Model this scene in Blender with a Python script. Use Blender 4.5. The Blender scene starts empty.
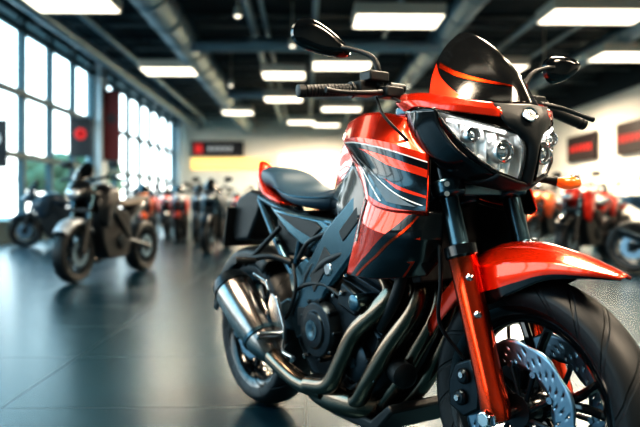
import bpy, math, random
from mathutils import Vector, Matrix
random.seed(4)
SC=bpy.context.scene
COL=SC.collection
V=Vector
pi=math.pi
# ------------------------------------------------------------------ materials
MATS={}
def mat(name,color,metal=0.0,rough=0.5,coat=0.0,emit=None,es=0.0,bump=0.0,bscale=200.0,var=0.06,trans=0.0,alpha=1.0,spec=None):
    if name in MATS: return MATS[name]
    m=bpy.data.materials.new(name); m.use_nodes=True
    nt=m.node_tree; b=nt.nodes['Principled BSDF']
    tc=nt.nodes.new('ShaderNodeTexCoord')
    nz=nt.nodes.new('ShaderNodeTexNoise'); nz.inputs['Scale'].default_value=bscale*0.1 if bscale>20 else bscale
    nt.links.new(tc.outputs['Object'],nz.inputs['Vector'])
    mix=nt.nodes.new('ShaderNodeMix'); mix.data_type='RGBA'
    c=color
    mix.inputs[6].default_value=(c[0]*(1-var),c[1]*(1-var),c[2]*(1-var),1)
    mix.inputs[7].default_value=(min(1,c[0]*(1+var)),min(1,c[1]*(1+var)),min(1,c[2]*(1+var)),1)
    nt.links.new(nz.outputs['Fac'],mix.inputs[0]); nt.links.new(mix.outputs[2],b.inputs['Base Color'])
    b.inputs['Metallic'].default_value=metal; b.inputs['Roughness'].default_value=rough
    b.inputs['Coat Weight'].default_value=coat; b.inputs['Coat Roughness'].default_value=0.04
    if spec is not None: b.inputs['Specular IOR Level'].default_value=spec
    if trans: b.inputs['Transmission Weight'].default_value=trans
    if alpha<1: b.inputs['Alpha'].default_value=alpha
    if emit: b.inputs['Emission Color'].default_value=(*emit,1); b.inputs['Emission Strength'].default_value=es
    if bump:
        n2=nt.nodes.new('ShaderNodeTexNoise'); n2.inputs['Scale'].default_value=bscale
        nt.links.new(tc.outputs['Object'],n2.inputs['Vector'])
        bp=nt.nodes.new('ShaderNodeBump'); bp.inputs['Strength'].default_value=bump; bp.inputs['Distance'].default_value=0.002
        nt.links.new(n2.outputs['Fac'],bp.inputs['Height']); nt.links.new(bp.outputs['Normal'],b.inputs['Normal'])
    MATS[name]=m; return m
RED=mat('red_paint',(0.76,0.042,0.006),0.6,0.27,1.0)
ORANGE=mat('red_anodised',(0.90,0.075,0.014),1.0,0.2,0.6)
BLACK=mat('gloss_black',(0.004,0.006,0.008),0.0,0.16,0.5)
MATTE=mat('matte_black',(0.009,0.013,0.016),0.0,0.42,bump=0.25,bscale=600)
ENG=mat('engine_black',(0.026,0.038,0.047),0.75,0.30,bump=0.2,bscale=400)
GUN=mat('gunmetal',(0.07,0.13,0.165),0.85,0.26)
SILV=mat('silver_metal',(0.50,0.52,0.54),1.0,0.25)
CHROME=mat('chrome',(0.8,0.8,0.82),1.0,0.08)
PIPE=mat('exhaust_bronze',(0.27,0.21,0.165),1.0,0.23,var=0.3,bscale=60)
MUFF=mat('brushed_muffler',(0.30,0.285,0.275),1.0,0.25,var=0.25)
SEAT=mat('seat_vinyl',(0.028,0.06,0.09),0.0,0.4,bump=0.3,bscale=500)
WHITE=mat('white_decal',(0.72,0.72,0.72),0.0,0.4,0.5)
GREY=mat('grey_decal',(0.10,0.105,0.11),0.2,0.4,0.4)
SMOKE=mat('smoked_screen',(0.010,0.011,0.012),0.0,0.12,0.0,alpha=0.78)
LENS=mat('clear_lens',(0.9,0.95,1.0),0.0,0.01,0.0,alpha=0.04)
REFL=mat('lamp_reflector',(0.95,0.98,1.0),1.0,0.32)
GLOW=mat('strip_glow',(1,1,1),emit=(1,0.97,0.92),es=3.5)
PROJ=mat('projector_glass',(0.5,0.58,0.64),0.9,0.06,1.0)
AMBER=mat('amber_lens',(0.9,0.16,0.01),0.0,0.15,1.0,emit=(1,0.2,0.02),es=0.2)
TAILR=mat('tail_lens',(0.4,0.01,0.01),0.0,0.15,1.0)
STEEL=mat('disc_steel',(0.20,0.30,0.38),1.0,0.33)
MIRR=mat('mirror_glass',(0.85,0.87,0.9),1.0,0.02)
def tyre_mat():
    m=mat('tyre_rubber',(0.009,0.012,0.015),0.0,0.5)
    nt=m.node_tree; b=nt.nodes['Principled BSDF']
    uv=nt.nodes.new('ShaderNodeUVMap'); uv.uv_map='UVMap'
    mp=nt.nodes.new('ShaderNodeMapping'); mp.inputs['Scale'].default_value=(11,1.6,1)
    br=nt.nodes.new('ShaderNodeTexWave'); br.bands_direction='DIAGONAL'; br.inputs['Scale'].default_value=1.0; br.inputs['Distortion'].default_value=1.2; br.inputs['Detail'].default_value=0
    cr=nt.nodes.new('ShaderNodeValToRGB'); cr.color_ramp.elements[0].position=0.03; cr.color_ramp.elements[1].position=0.08
    bp=nt.nodes.new('ShaderNodeBump'); bp.inputs['Strength'].default_value=1.0; bp.inputs['Distance'].default_value=0.008
    nt.links.new(uv.outputs[0],mp.inputs[0]); nt.links.new(mp.outputs[0],br.inputs['Vector']); nt.links.new(br.outputs['Fac'],cr.inputs[0])
    nt.links.new(cr.outputs[0],bp.inputs['Height']); nt.links.new(bp.outputs['Normal'],b.inputs['Normal'])
    return m
TYRE=tyre_mat()
# ------------------------------------------------------------------ mesh builder
def cr(p0,p1,p2,p3,t):
    t2=t*t;t3=t2*t
    return 0.5*((2*p1)+(p2-p0)*t+(2*p0-5*p1+4*p2-p3)*t2+(3*p1-p0-3*p2+p3)*t3)
def spline(pts,res):
    n=len(pts)
    if n<3 or res<=1:
        if n==2 and res>1: return [pts[0].lerp(pts[1],k/res) for k in range(res+1)]
        return list(pts)
    out=[]
    for i in range(n-1):
        p0=pts[i-1] if i>0 else pts[0]*2-pts[1]
        p3=pts[i+2] if i+2<n else pts[n-1]*2-pts[n-2]
        for k in range(res): out.append(cr(p0,pts[i],pts[i+1],p3,k/res))
    out.append(pts[-1]); return out
def lin(pts,res):
    out=[]
    for i in range(len(pts)-1):
        for k in range(res): out.append(pts[i].lerp(pts[i+1],k/res))
    return out+[pts[-1]]
def dense(rows,k,lu=False,lv=False):
    rows=[[V(p) for p in r] for r in rows]
    R=[(lin if lu else spline)(r,k) for r in rows]; nc=len(R[0])
    C=[(lin if lv else spline)([R[i][j] for i in range(len(R))],k) for j in range(nc)]; nr=len(C[0])
    return [[C[j][i] for j in range(nc)] for i in range(nr)]
class MB:
    def __init__(s,M=None): s.v=[];s.f=[];s.m=[];s.M=M;s.uv={}
    def raw(s,vs,fs,mi=0,uvs=None):
        o=len(s.v)
        for p in vs:
            p=V(p); s.v.append(s.M@p if s.M else p)
        for k,f in enumerate(fs):
            if uvs: s.uv[len(s.f)]=uvs[k]
            s.f.append([i+o for i in f]); s.m.append(mi if isinstance(mi,int) else mi[k])
        return s
    def loft(s,rings,mi=0,cap=True,closed=True):
        n=len(rings[0]); vs=[p for r in rings for p in r]; fs=[]
        for i in range(len(rings)-1):
            for j in range(n if closed else n-1):
                a=i*n+j;b=i*n+(j+1)%n; fs.append([a,b,b+n,a+n])
        if cap and closed: fs.append(list(range(n))[::-1]); fs.append([(len(rings)-1)*n+j for j in range(n)])
        return s.raw(vs,fs,mi)
    def tube(s,pts,r,mi=0,n=12,res=6,cap=True):
        pts=[V(p) for p in pts]; m=len(pts)
        rr=[r]*m if not isinstance(r,(list,tuple)) else list(r)
        if m>2:
            q=spline(pts,res); rq=[x.x for x in spline([V((a,0,0)) for a in rr],res)]
        else: q,rq=pts,rr
        T=[]
        for i in range(len(q)):
            a=q[max(0,i-1)];b=q[min(len(q)-1,i+1)]; T.append((b-a).normalized())
        up=V((0,0,1)) if abs(T[0].z)<0.9 else V((1,0,0))
        N=(up-T[0]*up.dot(T[0])).normalized(); rings=[]
        for i in range(len(q)):
            N=(N-T[i]*N.dot(T[i])).normalized(); B=T[i].cross(N)
            rings.append([q[i]+(N*math.cos(2*pi*k/n)+B*math.sin(2*pi*k/n))*rq[i] for k in range(n)])
        return s.loft(rings,mi,cap)
    def rev(s,prof,c=(0,0,0),axis=(0,1,0),mi=0,n=48,closed=False,uv=False,cap=True):
        c=V(c); A=V(axis).normalized(); up=V((0,0,1)) if abs(A.z)<0.9 else V((1,0,0))
        N=(up-A*up.dot(A)).normalized(); B=A.cross(N)
        P=list(prof); m=len(P); vs=[];fs=[];uvs=[]
        for k in range(n):
            d=N*math.cos(2*pi*k/n)+B*math.sin(2*pi*k/n)
            for a,r in P: vs.append(c+A*a+d*max(r,1e-4))
        for k in range(n):
            k2=(k+1)%n
            for j in range(m if closed else m-1):
                j2=(j+1)%m
                fs.append([k*m+j,k*m+j2,k2*m+j2,k2*m+j]); uvs.append([(k/n,j/m),(k/n,(j+1)/m),((k+1)/n,(j+1)/m),((k+1)/n,j/m)])
        if cap and not closed:
            fs.append([k*m for k in range(n)]); uvs.append([(0,0)]*n)
            fs.append([k*m+m-1 for k in range(n)][::-1]); uvs.append([(0,0)]*n)
        return s.raw(vs,fs,mi,uvs if uv else None)
    def box(s,c,size,mi=0,R=None):
        x,y,z=[a/2 for a in size]; c=V(c)
        vs=[V((i,j,k)) for i in(-x,x) for j in(-y,y) for k in(-z,z)]
        if R: vs=[R@p for p in vs]
        vs=[p+c for p in vs]
        return s.raw(vs,[[0,1,3,2],[4,6,7,5],[0,4,5,1],[2,3,7,6],[0,2,6,4],[1,5,7,3]],mi)
    def prism(s,poly,y0,y1,mi=0):
        n=len(poly); vs=[(x,y0,z) for x,z in poly]+[(x,y1,z) for x,z in poly]
        fs=[[i,(i+1)%n,(i+1)%n+n,i+n] for i in range(n)]+[list(range(n))[::-1],[i+n for i in range(n)]]
        return s.raw(vs,fs,mi)
    def D(s,D,fn=None,mi=0):
        nr=len(D);nc=len(D[0]); vs=[p for r in D for p in r]; fs=[];ms=[]
        for i in range(nr-1):
            for j in range(nc-1):
                fs.append([i*nc+j,i*nc+j+1,(i+1)*nc+j+1,(i+1)*nc+j]); ms.append(fn((j+.5)/(nc-1),(i+.5)/(nr-1)) if fn else mi)
        return s.raw(vs,fs,ms)
    def grid(s,rows,k=6,fn=None,mi=0,lu=False,lv=False):
        return s.D(dense(rows,k,lu,lv),fn,mi)
    def patch(s,D,quad,off,mi=0,nu=14,nv=4):
        nr=len(D)-1;nc=len(D[0])-1
        def S(u,v):
            u=min(max(u,0),1)*nc; v=min(max(v,0),1)*nr
            i=min(int(v),nr-1);j=min(int(u),nc-1); a=u-j;c=v-i
            return D[i][j].lerp(D[i][j+1],a).lerp(D[i+1][j].lerp(D[i+1][j+1],a),c)+V(off)
        q=quad; g=[]
        for r in range(nv+1):
            t=r/nv; row=[]
            for k in range(nu+1):
                w=k/nu
                u=(q[0][0]*(1-w)+q[1][0]*w)*(1-t)+(q[3][0]*(1-w)+q[2][0]*w)*t
                v=(q[0][1]*(1-w)+q[1][1]*w)*(1-t)+(q[3][1]*(1-w)+q[2][1]*w)*t
                row.append(S(u,v))
            g.append(row)
        return s.D(g,mi=mi)
    def ball(s,c,r,mi=0,n=20,R=None):
        c=V(c); vs=[];fs=[]; h=n//2
        for i in range(h+1):
            a=pi*i/h
            for j in range(n):
                b=2*pi*j/n; p=V((r[0]*math.sin(a)*math.cos(b),r[1]*math.sin(a)*math.sin(b),r[2]*math.cos(a)))
                if R: p=R@p
                vs.append(c+p)
        for i in range(h):
            for j in range(n): fs.append([i*n+j,(i+1)*n+j,(i+1)*n+(j+1)%n,i*n+(j+1)%n])
        return s.raw(vs,fs,mi)
    def make(s,name,mats,parent=None,sub=0,bevel=0,solid=0,smooth=True,label=None,off=0.0,**kw):
        me=bpy.data.meshes.new(name); me.from_pydata([tuple(p) for p in s.v],[],s.f)
        if not isinstance(mats,(list,tuple)): mats=[mats]
        for m in mats: me.materials.append(m)
        for i,p in enumerate(me.polygons): p.material_index=s.m[i]
        if s.uv:
            L=me.uv_layers.new(name='UVMap')
            for i,p in enumerate(me.polygons):
                if i in s.uv:
                    for li,c in zip(p.loop_indices,s.uv[i]): L.data[li].uv=c
        import bmesh
        bm=bmesh.new(); bm.from_mesh(me); bmesh.ops.remove_doubles(bm,verts=bm.verts,dist=1e-6)
        bmesh.ops.recalc_face_normals(bm,faces=bm.faces); bm.to_mesh(me); bm.free()
        if smooth:
            me.polygons.foreach_set('use_smooth',[True]*len(me.polygons))
            try: me.set_sharp_from_angle(angle=math.radians(smooth if smooth is not True else 38))
            except Exception: pass
        o=bpy.data.objects.new(name,me); COL.objects.link(o)
        if parent: o.parent=parent
        if bevel:
            b=o.modifiers.new('bevel','BEVEL'); b.width=bevel; b.segments=2; b.limit_method='ANGLE'; b.angle_limit=math.radians(35)
        if solid:
            q=o.modifiers.new('solid','SOLIDIFY'); q.thickness=solid; q.offset=off
        if sub:
            q=o.modifiers.new('sub','SUBSURF'); q.levels=sub; q.render_levels=sub
        if label: o['label']=label
        for k_,v_ in kw.items(): o[k_]=v_
        return o
def empty(name,loc,rz,label,category,group=None):
    e=bpy.data.objects.new(name,None); COL.objects.link(e); e.location=loc; e.rotation_euler=(0,0,rz)
    e.empty_display_size=0.2; e['label']=label; e['category']=category
    if group: e['group']=group
    return e
def sec(x,hw,zt,zb,n=20,e=0.75,yc=0.0,tw=1.0):
    zc=(zt+zb)/2; h=(zt-zb)/2; out=[]
    for k in range(n):
        t=2*pi*k/n; c=math.cos(t); q=math.sin(t)
        w=hw*(tw if q>0 else 1.0)
        out.append((x,yc+w*math.copysign(abs(c)**e,c),zc+h*math.copysign(abs(q)**e,q)))
    return out
# ------------------------------------------------------------------ camera
YAW=math.radians(-1.18)
cam=bpy.data.objects.new('camera',bpy.data.cameras.new('camera')); COL.objects.link(cam)
cam.location=(0,0,0.8); cam.rotation_euler=(pi/2,0,YAW)
cam.data.sensor_width=36; cam.data.lens=38.25; cam.data.shift_y=-8.5/640
cam.data.clip_start=0.02
cam.data.dof.use_dof=True; cam.data.dof.focus_distance=1.74; cam.data.dof.aperture_fstop=2.1
SC.camera=cam
SC.view_settings.view_transform='Standard'
SC.view_settings.look='High Contrast'
# ------------------------------------------------------------------ hero motorcycle
ang=math.radians(-56.7)+YAW
px,py=-0.24,2.8
rx=px*math.cos(YAW)-py*math.sin(YAW); ry=px*math.sin(YAW)+py*math.cos(YAW)
H=empty('motorcycle',(rx,ry,0),ang,'red and black naked motorcycle with smoked windscreen and bronze exhaust','motorcycle')
FX,FZ=1.385,0.315
def wheel(cx,cz,R,tw,name,disc_r,disc_y):
    b=MB(); hw=tw*0.42; rr=R-0.085
    b.rev([(-hw,rr+0.014),(-hw+.006,rr+.004),(-hw*0.6,rr-.012),(0,rr-.02),(hw*0.6,rr-.012),(hw-.006,rr+.004),(hw,rr+.014),(hw*0.9,rr-.004),(hw*.5,rr-.026),(0,rr-.032),(-hw*.5,rr-.026),(-hw*.9,rr-.004)],(cx,0,cz),n=72,closed=True)
    b.rev([(-.055,.012),(-.055,.034),(-.03,.042),(.03,.042),(.055,.034),(.055,.012)],(cx,0,cz),n=32)
    for i in range(5):
        a=2*pi*i/5+0.3
        for sg in(-1,1):
            a0=a+sg*.16; a1=a+sg*.2
            p0=V((cx+math.cos(a0)*.035,0,cz+math.sin(a0)*.035)); pm=V((cx+math.cos(a+sg*.09)*(rr*.55),0,cz+math.sin(a+sg*.09)*(rr*.55))); p1=V((cx+math.cos(a1)*(rr-.022),0,cz+math.sin(a1)*(rr-.022)))
            b.tube([p0,pm,p1],[.013,.011,.012],n=8,res=4)
    root=b.make(name,[BLACK],H,label='black cast alloy wheel with paired spokes')
    t=MB(); w=tw/2
    t.rev([(-w*.82,rr+.012),(-w*.96,rr+.03),(-w,rr+.05),(-w*.9,R-.026),(-w*.66,R-.011),(-w*.34,R-.003),(0,R),(w*.34,R-.003),(w*.66,R-.011),(w*.9,R-.026),(w,rr+.05),(w*.96,rr+.03),(w*.82,rr+.012)],(cx,0,cz),n=96,uv=True,cap=False)
    t.make('tyre',[TYRE],root,sub=1)
    for sy in ([-1,1] if name=='front_wheel' else [-1]):
        d=MB(); nA=180; rs=[.096,.104,.110,.117,.123,.130,.136,.143,.150]
        rs=[x*disc_r/.15 for x in rs]; vs=[];fs=[]
        for k in range(nA):
            a=2*pi*k/nA
            for j,r in enumerate(rs):
                q=r+(0.0035*math.sin(10*a) if j==len(rs)-1 else 0)-(0.003*math.sin(10*a) if j==0 else 0)
                vs.append((cx+q*math.cos(a+j*.03),sy*disc_y,cz+q*math.sin(a+j*.03)))
        m=len(rs)
        for k in range(nA):
            for j in range(m-1):
                if j in(1,3,5) and (k+j*2)%9==0: continue
                k2=(k+1)%nA; fs.append([k*m+j,k*m+j+1,k2*m+j+1,k2*m+j])
        d.raw(vs,fs); d.make('brake_disc',[STEEL],root,solid=.005,label='drilled wave-edge steel brake disc')
        c=MB()
        for i in range(10):
            a=2*pi*i/10+.1
            c.tube([(cx+.03*math.cos(a),sy*disc_y*.92,cz+.03*math.sin(a)),(cx+rs[0]*math.cos(a+.35),sy*disc_y,cz+rs[0]*math.sin(a+.35))],.0065,n=8)
            c.rev([(-.006,.008),(.006,.008)],(cx+rs[0]*1.02*math.cos(a+.35),sy*disc_y,cz+rs[0]*1.02*math.sin(a+.35)),n=12,mi=1)
        c.rev([(-.01,.02),(-.01,.04),(.01,.04),(.01,.02)],(cx,sy*disc_y*.9,cz),n=24)
        c.make('disc_carrier',[ENG,STEEL],root)
    return root
fw=wheel(FX,FZ,.315,.115,'front_wheel',.165,.068)
RX=.04
rw=wheel(RX,0.295,.295,.155,'rear_wheel',.11,.075)
AX0=V((1.368,0,.31)); AX1=V((1.15,0,1.01))
def leg(y):
    A=AX0+V((0,y,0)); T=AX1+V((0,y,0)); d=(T-A).normalized()
    b=MB(); b.rev([(-.02,.018),(-.015,.030),(.02,.037),(.06,.034),(.3,.035),(.375,.036),(.38,.040),(.405,.040),(.41,.028)],A,d,mi=0,n=40)
    o=b.make('fork_leg',[ORANGE],H,label='metallic orange-red lower fork leg',)
    b=MB(); b.rev([(.40,.0245),(.60,.0245)],A,d,n=24,mi=0); b.make('fork_tube',[GUN],o,label='dark polished inner fork tube')
    b=MB(); b.rev([(.375,.037),(.38,.0415),(.405,.0415),(.41,.030)],A,d,n=28); b.make('dust_seal',[BLACK],o)
    b=MB(); b.rev([(.53,.026),(.535,.034),(.60,.036),(.72,.034),(.735,.03),(.74,.012)],A,d,n=28); b.make('fork_cover',[BLACK],o)
    b=MB(); b.rev([(-.012,.010),(-.012,.019),(.0,.022),(.02,.022)],A+V((0,math.copysign(.037,y),-.005)),(0,-math.copysign(1,y),0),n=6)
    b.make('axle_bolt',[CHROME],o,bevel=.002)
    return o,A,d
lr,Ar,dd=leg(-.115); ll,Al,_=leg(.115)
b=MB(); b.rev([(-.13,.013),(.13,.013)],(FX-.01,0,.308),(0,1,0),n=20); b.make('front_axle',[SILV],H)
for y in(-.115,.115):
    for t in(.24,.33):
        b=MB(); p=AX0+V((0,y,0))+dd*t+V((.028,math.copysign(.018,y),.0))
        b.rev([(-.004,.009),(.006,.009),(.010,.005)],p,(.7,math.copysign(.7,y),0),n=16)
        b.make('fork_bolt',[CHROME],H)
b=MB()
for t,w in((.555,.055),(.70,.05)):
    c0=AX0+dd*t
    for y in(-.115,.115): b.rev([(-.022,.037),(-.018,.044),(.018,.044),(.022,.037)],c0+V((0,y,0)),dd,n=28)
    b.box(c0-V((.025,0,0)),(.08,.20,.034))
b.tube([(1.10,0,1.0),(1.16,0,.80)],.032,n=20)
b.make('triple_clamp',[GUN],H,bevel=.005)
c0=AX0+V((0,-.115,0))+dd*.555
for dz in(-.012,.012):
    b=MB(); b.rev([(0,.007),(.012,.007)],c0+V((.03,-.030,dz)),(.7,-.7,0),n=10); b.make('clamp_bolt',[CHROME],H)
for yy in(-.115,.115):
    b=MB(); b.rev([(0,.02),(.01,.02),(.014,.012)],AX0+dd*.738+V((0,yy,0)),dd,n=6); b.make('fork_cap',[CHROME],H)
for s in(-1,1):
    b=MB(); Y0=s*.078; dx=.03
    b.prism([(x+dx,z) for x,z in((1.17,.29),(1.22,.27),(1.27,.30),(1.275,.37),(1.24,.42),(1.19,.40),(1.165,.35))],Y0-.028,Y0+.028)
    b.rev([(0,.02),(.012,.02),(.014,.012)],(1.215+dx,Y0+s*.028,.32),(0,s,0),n=20); b.rev([(0,.02),(.012,.02),(.014,.012)],(1.225+dx,Y0+s*.028,.375),(0,s,0),n=20)
    b.tube([(1.26+dx,Y0,.40),(1.32,s*.1,.46)],.012); b.tube([(1.26+dx,Y0,.30),(1.35,s*.1,.33)],.012)
    b.make('brake_caliper',[ENG],H,bevel=.006)
    b=MB(); b.tube([(1.23,s*.085,.41),(1.19,s*.13,.5),(1.21,s*.145,.62),(1.18,s*.13,.8),(1.13,s*.08,.95)],.005,n=8)
    b.make('brake_hose',[MATTE],H)
    for z_,x_ in((.32,1.213),(.38,1.228)):
        b=MB(); b.rev([(0,.008),(.006,.008)],(x_+dx,Y0+s*.041,z_),(0,s,0),n=6); b.make('caliper_bolt',[SILV],H)
# front mudguard
S=[((1.06,.50),(1.075,.44),.056),((1.13,.60),(1.145,.510),.064),((1.215,.668),(1.215,.565),.072),((1.30,.704),(1.30,.555),.082),((1.40,.710),(1.38,.588),.080),((1.49,.694),(1.465,.628),.070),((1.57,.668),(1.555,.640),.048),((1.625,.648),(1.62,.640),.016)]
rows=[]
for (cx,cz),(ex,ez),hw in S:
    r=[]
    for t,k in((-1,0),(-1.03,.3),(-1.0,.56),(-.93,.68),(-.5,.88),(-.42,.93),(0,1),(.42,.93),(.5,.88),(.93,.68),(1.0,.56),(1.03,.3),(1,0)):
        r.append((ex+(cx-ex)*k,t*hw,ez+(cz-ez)*k))
    rows.append(r)
b=MB(); b.grid(rows,4,fn=lambda u,v: 1 if (v>.42 and (u<.07 or u>.93)) else 0)
b.make('front_mudguard',[RED,BLACK],H,solid=.003,smooth=13,label='creased red front mudguard with black lower edge')
# ------------------------------------------------------------------ head unit
Mh=Matrix.Translation((1.12,0,0))@Matrix.Rotation(math.radians(-8),4,'Z')@Matrix.Translation((-1.12,0,0))
def mir(rows): return [[(x,-y,z) for x,y,z in r] for r in rows]
ws=[[(1.205,-.152,1.068),(1.30,-.124,1.046),(1.365,-.07,1.034),(1.392,0,1.036)],
    [(1.178,-.124,1.128),(1.256,-.102,1.108),(1.321,-.055,1.106),(1.352,0,1.120)],
    [(1.154,-.086,1.184),(1.202,-.070,1.180),(1.253,-.038,1.176),(1.286,0,1.190)],
    [(1.140,-.046,1.230),(1.166,-.036,1.231),(1.195,-.020,1.232),(1.216,0,1.238)],
    [(1.138,-.009,1.262),(1.145,-.007,1.263),(1.152,-.004,1.263),(1.158,0,1.265)]]
full=[r+[(x,-y,z) for x,y,z in r[:-1][::-1]] for r in ws]
DW=dense(full,7)
b=MB(Mh); b.D(DW); wsn=b.make('windscreen',[SMOKE],H,solid=.003,smooth=22,label='pointed smoked windscreen with thin painted red reflections')
for s in(0,1):
    f=(lambda q:[(1-u,v) for u,v in q]) if s else (lambda q:q)
    b=MB(Mh); b.patch(DW,f([(.03,.44),(.44,.15),(.44,.138),(.03,.37)]),(.003,0,.003),nu=20,nv=1); b.make('screen_reflection',[ORANGE],wsn)  # orange reflection on the screen, painted in as a coloured band
    b=MB(Mh); b.patch(DW,f([(.0,.0),(.0,.44),(.05,.28),(.20,.02)]),(.003,0,.003),nu=14,nv=6); b.make('screen_panel',[RED],wsn)
for s in(-1,1):
    g=[[(1.11,-.168,1.090),(1.20,-.162,1.082),(1.30,-.134,1.056),(1.37,-.078,1.040)],
       [(1.115,-.190,1.066),(1.20,-.192,1.062),(1.31,-.156,1.040),(1.388,-.072,1.022)],
       [(1.15,-.186,1.042),(1.22,-.190,1.044),(1.31,-.158,1.024),(1.392,-.068,1.004)]]
    if s>0: g=mir(g)
    b=MB(Mh); b.grid(g,6,lv=True); b.make('side_cowl',[RED],H,solid=.006,smooth=15)
    g=[[(1.13,-.172,1.055),(1.21,-.190,1.044),(1.284,-.186,1.034)],[(1.14,-.160,.98),(1.2,-.175,.98),(1.292,-.174,.988)],[(1.18,-.125,.90),(1.24,-.140,.90),(1.328,-.140,.924)],[(1.22,-.085,.865),(1.3,-.09,.865),(1.37,-.074,.870)]]
    if s>0: g=mir(g)
    b=MB(Mh); b.grid(g,5); b.make('headlight_surround',[BLACK],H,solid=.005)
b=MB(Mh)
g=[[(1.372,-.082,1.040),(1.392,-.04,1.037),(1.398,0,1.038)],[(1.386,-.076,1.015),(1.410,-.035,1.008),(1.418,0,1.006)],[(1.394,-.068,.992),(1.416,-.03,.980),(1.424,0,.973)],[(1.406,-.022,.95),(1.420,-.012,.94),(1.426,0,.93)],[(1.402,-.016,.905),(1.412,-.01,.90),(1.418,0,.895)],[(1.389,-.018,.856),(1.397,-.010,.850),(1.401,0,.846)]]
g=[r+[(x,-y,z) for x,y,z in r[:-1][::-1]] for r in g]
b.grid(g,6); b.make('nose_panel',[MATTE],H,solid=.005)
b=MB(Mh)
g=[[(1.382,-.076,.874),(1.400,-.016,.852),(1.400,.016,.852),(1.382,.076,.874)],[(1.33,-.078,.860),(1.35,-.03,.838),(1.35,.03,.838),(1.33,.078,.860)],[(1.24,-.07,.86),(1.26,-.03,.85),(1.26,.03,.85),(1.24,.07,.86)]]
b.grid(g,5); b.make('chin_panel',[MATTE],H,solid=.006)
b=MB(Mh); En=V((.88,-.32,.34)).normalized(); Ec=V((1.423,-.018,1.010))
b.rev([(0,.0150),(.003,.0180),(.0045,.0170),(.003,.0150)],Ec,En,n=32,cap=False)
Eu=V((0,1,0)); Eu=(Eu-En*Eu.dot(En)).normalized(); Ev=En.cross(Eu)
for k in range(3):
    a=pi/2+k*2*pi/3; d=Eu*math.cos(a)+Ev*math.sin(a)
    for o_ in(-.0028,.0028):
        q=Eu*math.cos(a+pi/2)*o_+Ev*math.sin(a+pi/2)*o_
        b.tube([Ec+En*.003+q,Ec+En*.003+q+d*.014],.0008,n=6)
b.rev([(-.010,.0165),(.001,.0165)],Ec,En,n=32,mi=1)
b.make('emblem',[CHROME,BLACK],H,label='small round silver emblem with crossed fork bars')
for s in(-1,1):
    g=[[(1.286,-.184,1.030),(1.335,-.140,1.008),(1.378,-.088,.988),(1.408,-.026,.966)],
       [(1.300,-.172,1.000),(1.348,-.134,.972),(1.391,-.086,.950),(1.417,-.022,.932)],
       [(1.320,-.154,.966),(1.356,-.126,.936),(1.388,-.083,.906),(1.410,-.020,.892)],
       [(1.338,-.136,.938),(1.360,-.114,.908),(1.383,-.076,.878),(1.399,-.022,.858)]]
    def inset(g,dx,sc):
        cx=sum(p[0] for r in g for p in r)/16;cy=sum(p[1] for r in g for p in r)/16;cz=sum(p[2] for r in g for p in r)/16
        return [[(cx+(p[0]-cx)*sc-dx,cy+(p[1]-cy)*sc,cz+(p[2]-cz)*sc) for p in r] for r in g]
    back=inset(g,.038,.90)
    if s>0: g2=mir(g); back=mir(back)
    else: g2=g
    DB=dense(back,6,lu=True,lv=True)
    for i,r in enumerate(DB):
        for j,p in enumerate(r): p.x-=.010*(math.sin(j/(len(r)-1)*pi*6)**2)
    b=MB(Mh); b.D(DB); hl=b.make('headlight',[REFL],H,solid=.003,label='angular clear-lens headlight with projectors')
    b=MB(Mh); b.grid(g2,5,lu=True,lv=True); b.make('headlight_lens',[LENS],hl)
    def per(q): return q[0]+[q[1][3],q[2][3]]+q[3][::-1]+[q[2][0],q[1][0]]
    def lerpper(a,c,t): return [tuple(V(x).lerp(V(y),t)) for x,y in zip(a,c)]
    b=MB(Mh); b.loft([per(g2),lerpper(per(g2),per(back),.25)],cap=False); b.loft([lerpper(per(g2),per(back),.25),per(back)],cap=False,mi=1); b.make('headlight_bezel',[BLACK,REFL],hl,solid=.003)
    for (yy,zz,xx,rr) in((-.060,.926,1.360,.027),(-.122,.966,1.322,.019)):
        b=MB(Mh)
        yv=s*-yy if s>0 else yy
        b.rev([(-.02,rr*.5),(0,rr),(.022,rr*1.08),(.027,rr),(.019,rr*.82)],(xx,yv,zz),(1,0,0),n=28,cap=False)
        b.rev([(.021,rr*.86),(.029,rr*.96),(.031,rr*.86),(.025,rr*.78)],(xx,yv,zz),(1,0,0),n=28,cap=False,mi=1)
        b.ball((xx+.008,yv,zz),(.018,rr*.8,rr*.8),mi=2)
        b.make('projector',[REFL,CHROME,PROJ],hl)
    b=MB(Mh)
    b.tube([(1.298,s*.162,1.005),(1.345,s*.124,.990),(1.388,s*.060,.970)],.0038,n=8); b.make('glow_strip',[GLOW],hl)  # emissive strip added to brighten the inside of the headlight
b=MB(Mh); b.loft([sec(1.14,.09,.99,.88,16),sec(1.2,.13,1.03,.885,16),sec(1.27,.125,1.03,.89,16),sec(1.31,.08,1.0,.895,16)]); b.make('lamp_housing',[MATTE],H,sub=1)
b=MB(Mh); b.loft([sec(1.12,.09,1.09,1.03,16),sec(1.2,.12,1.09,1.02,16),sec(1.3,.09,1.05,1.0,16)]); b.make('instrument_cluster',[MATTE],H,sub=1)
b=MB(); b.tube([(1.25,.09,.875),(1.31,.13,.866),(1.33,.15,.862)],[.01,.009,.014],n=10); o=b.make('turn_signal',[MATTE],H)
b=MB(); b.ball((1.346,.178,.858),(.02,.038,.018),R=Matrix.Rotation(-.3,3,'Z')); b.make('signal_lens',[AMBER],o,label='amber indicator lens')
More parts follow.
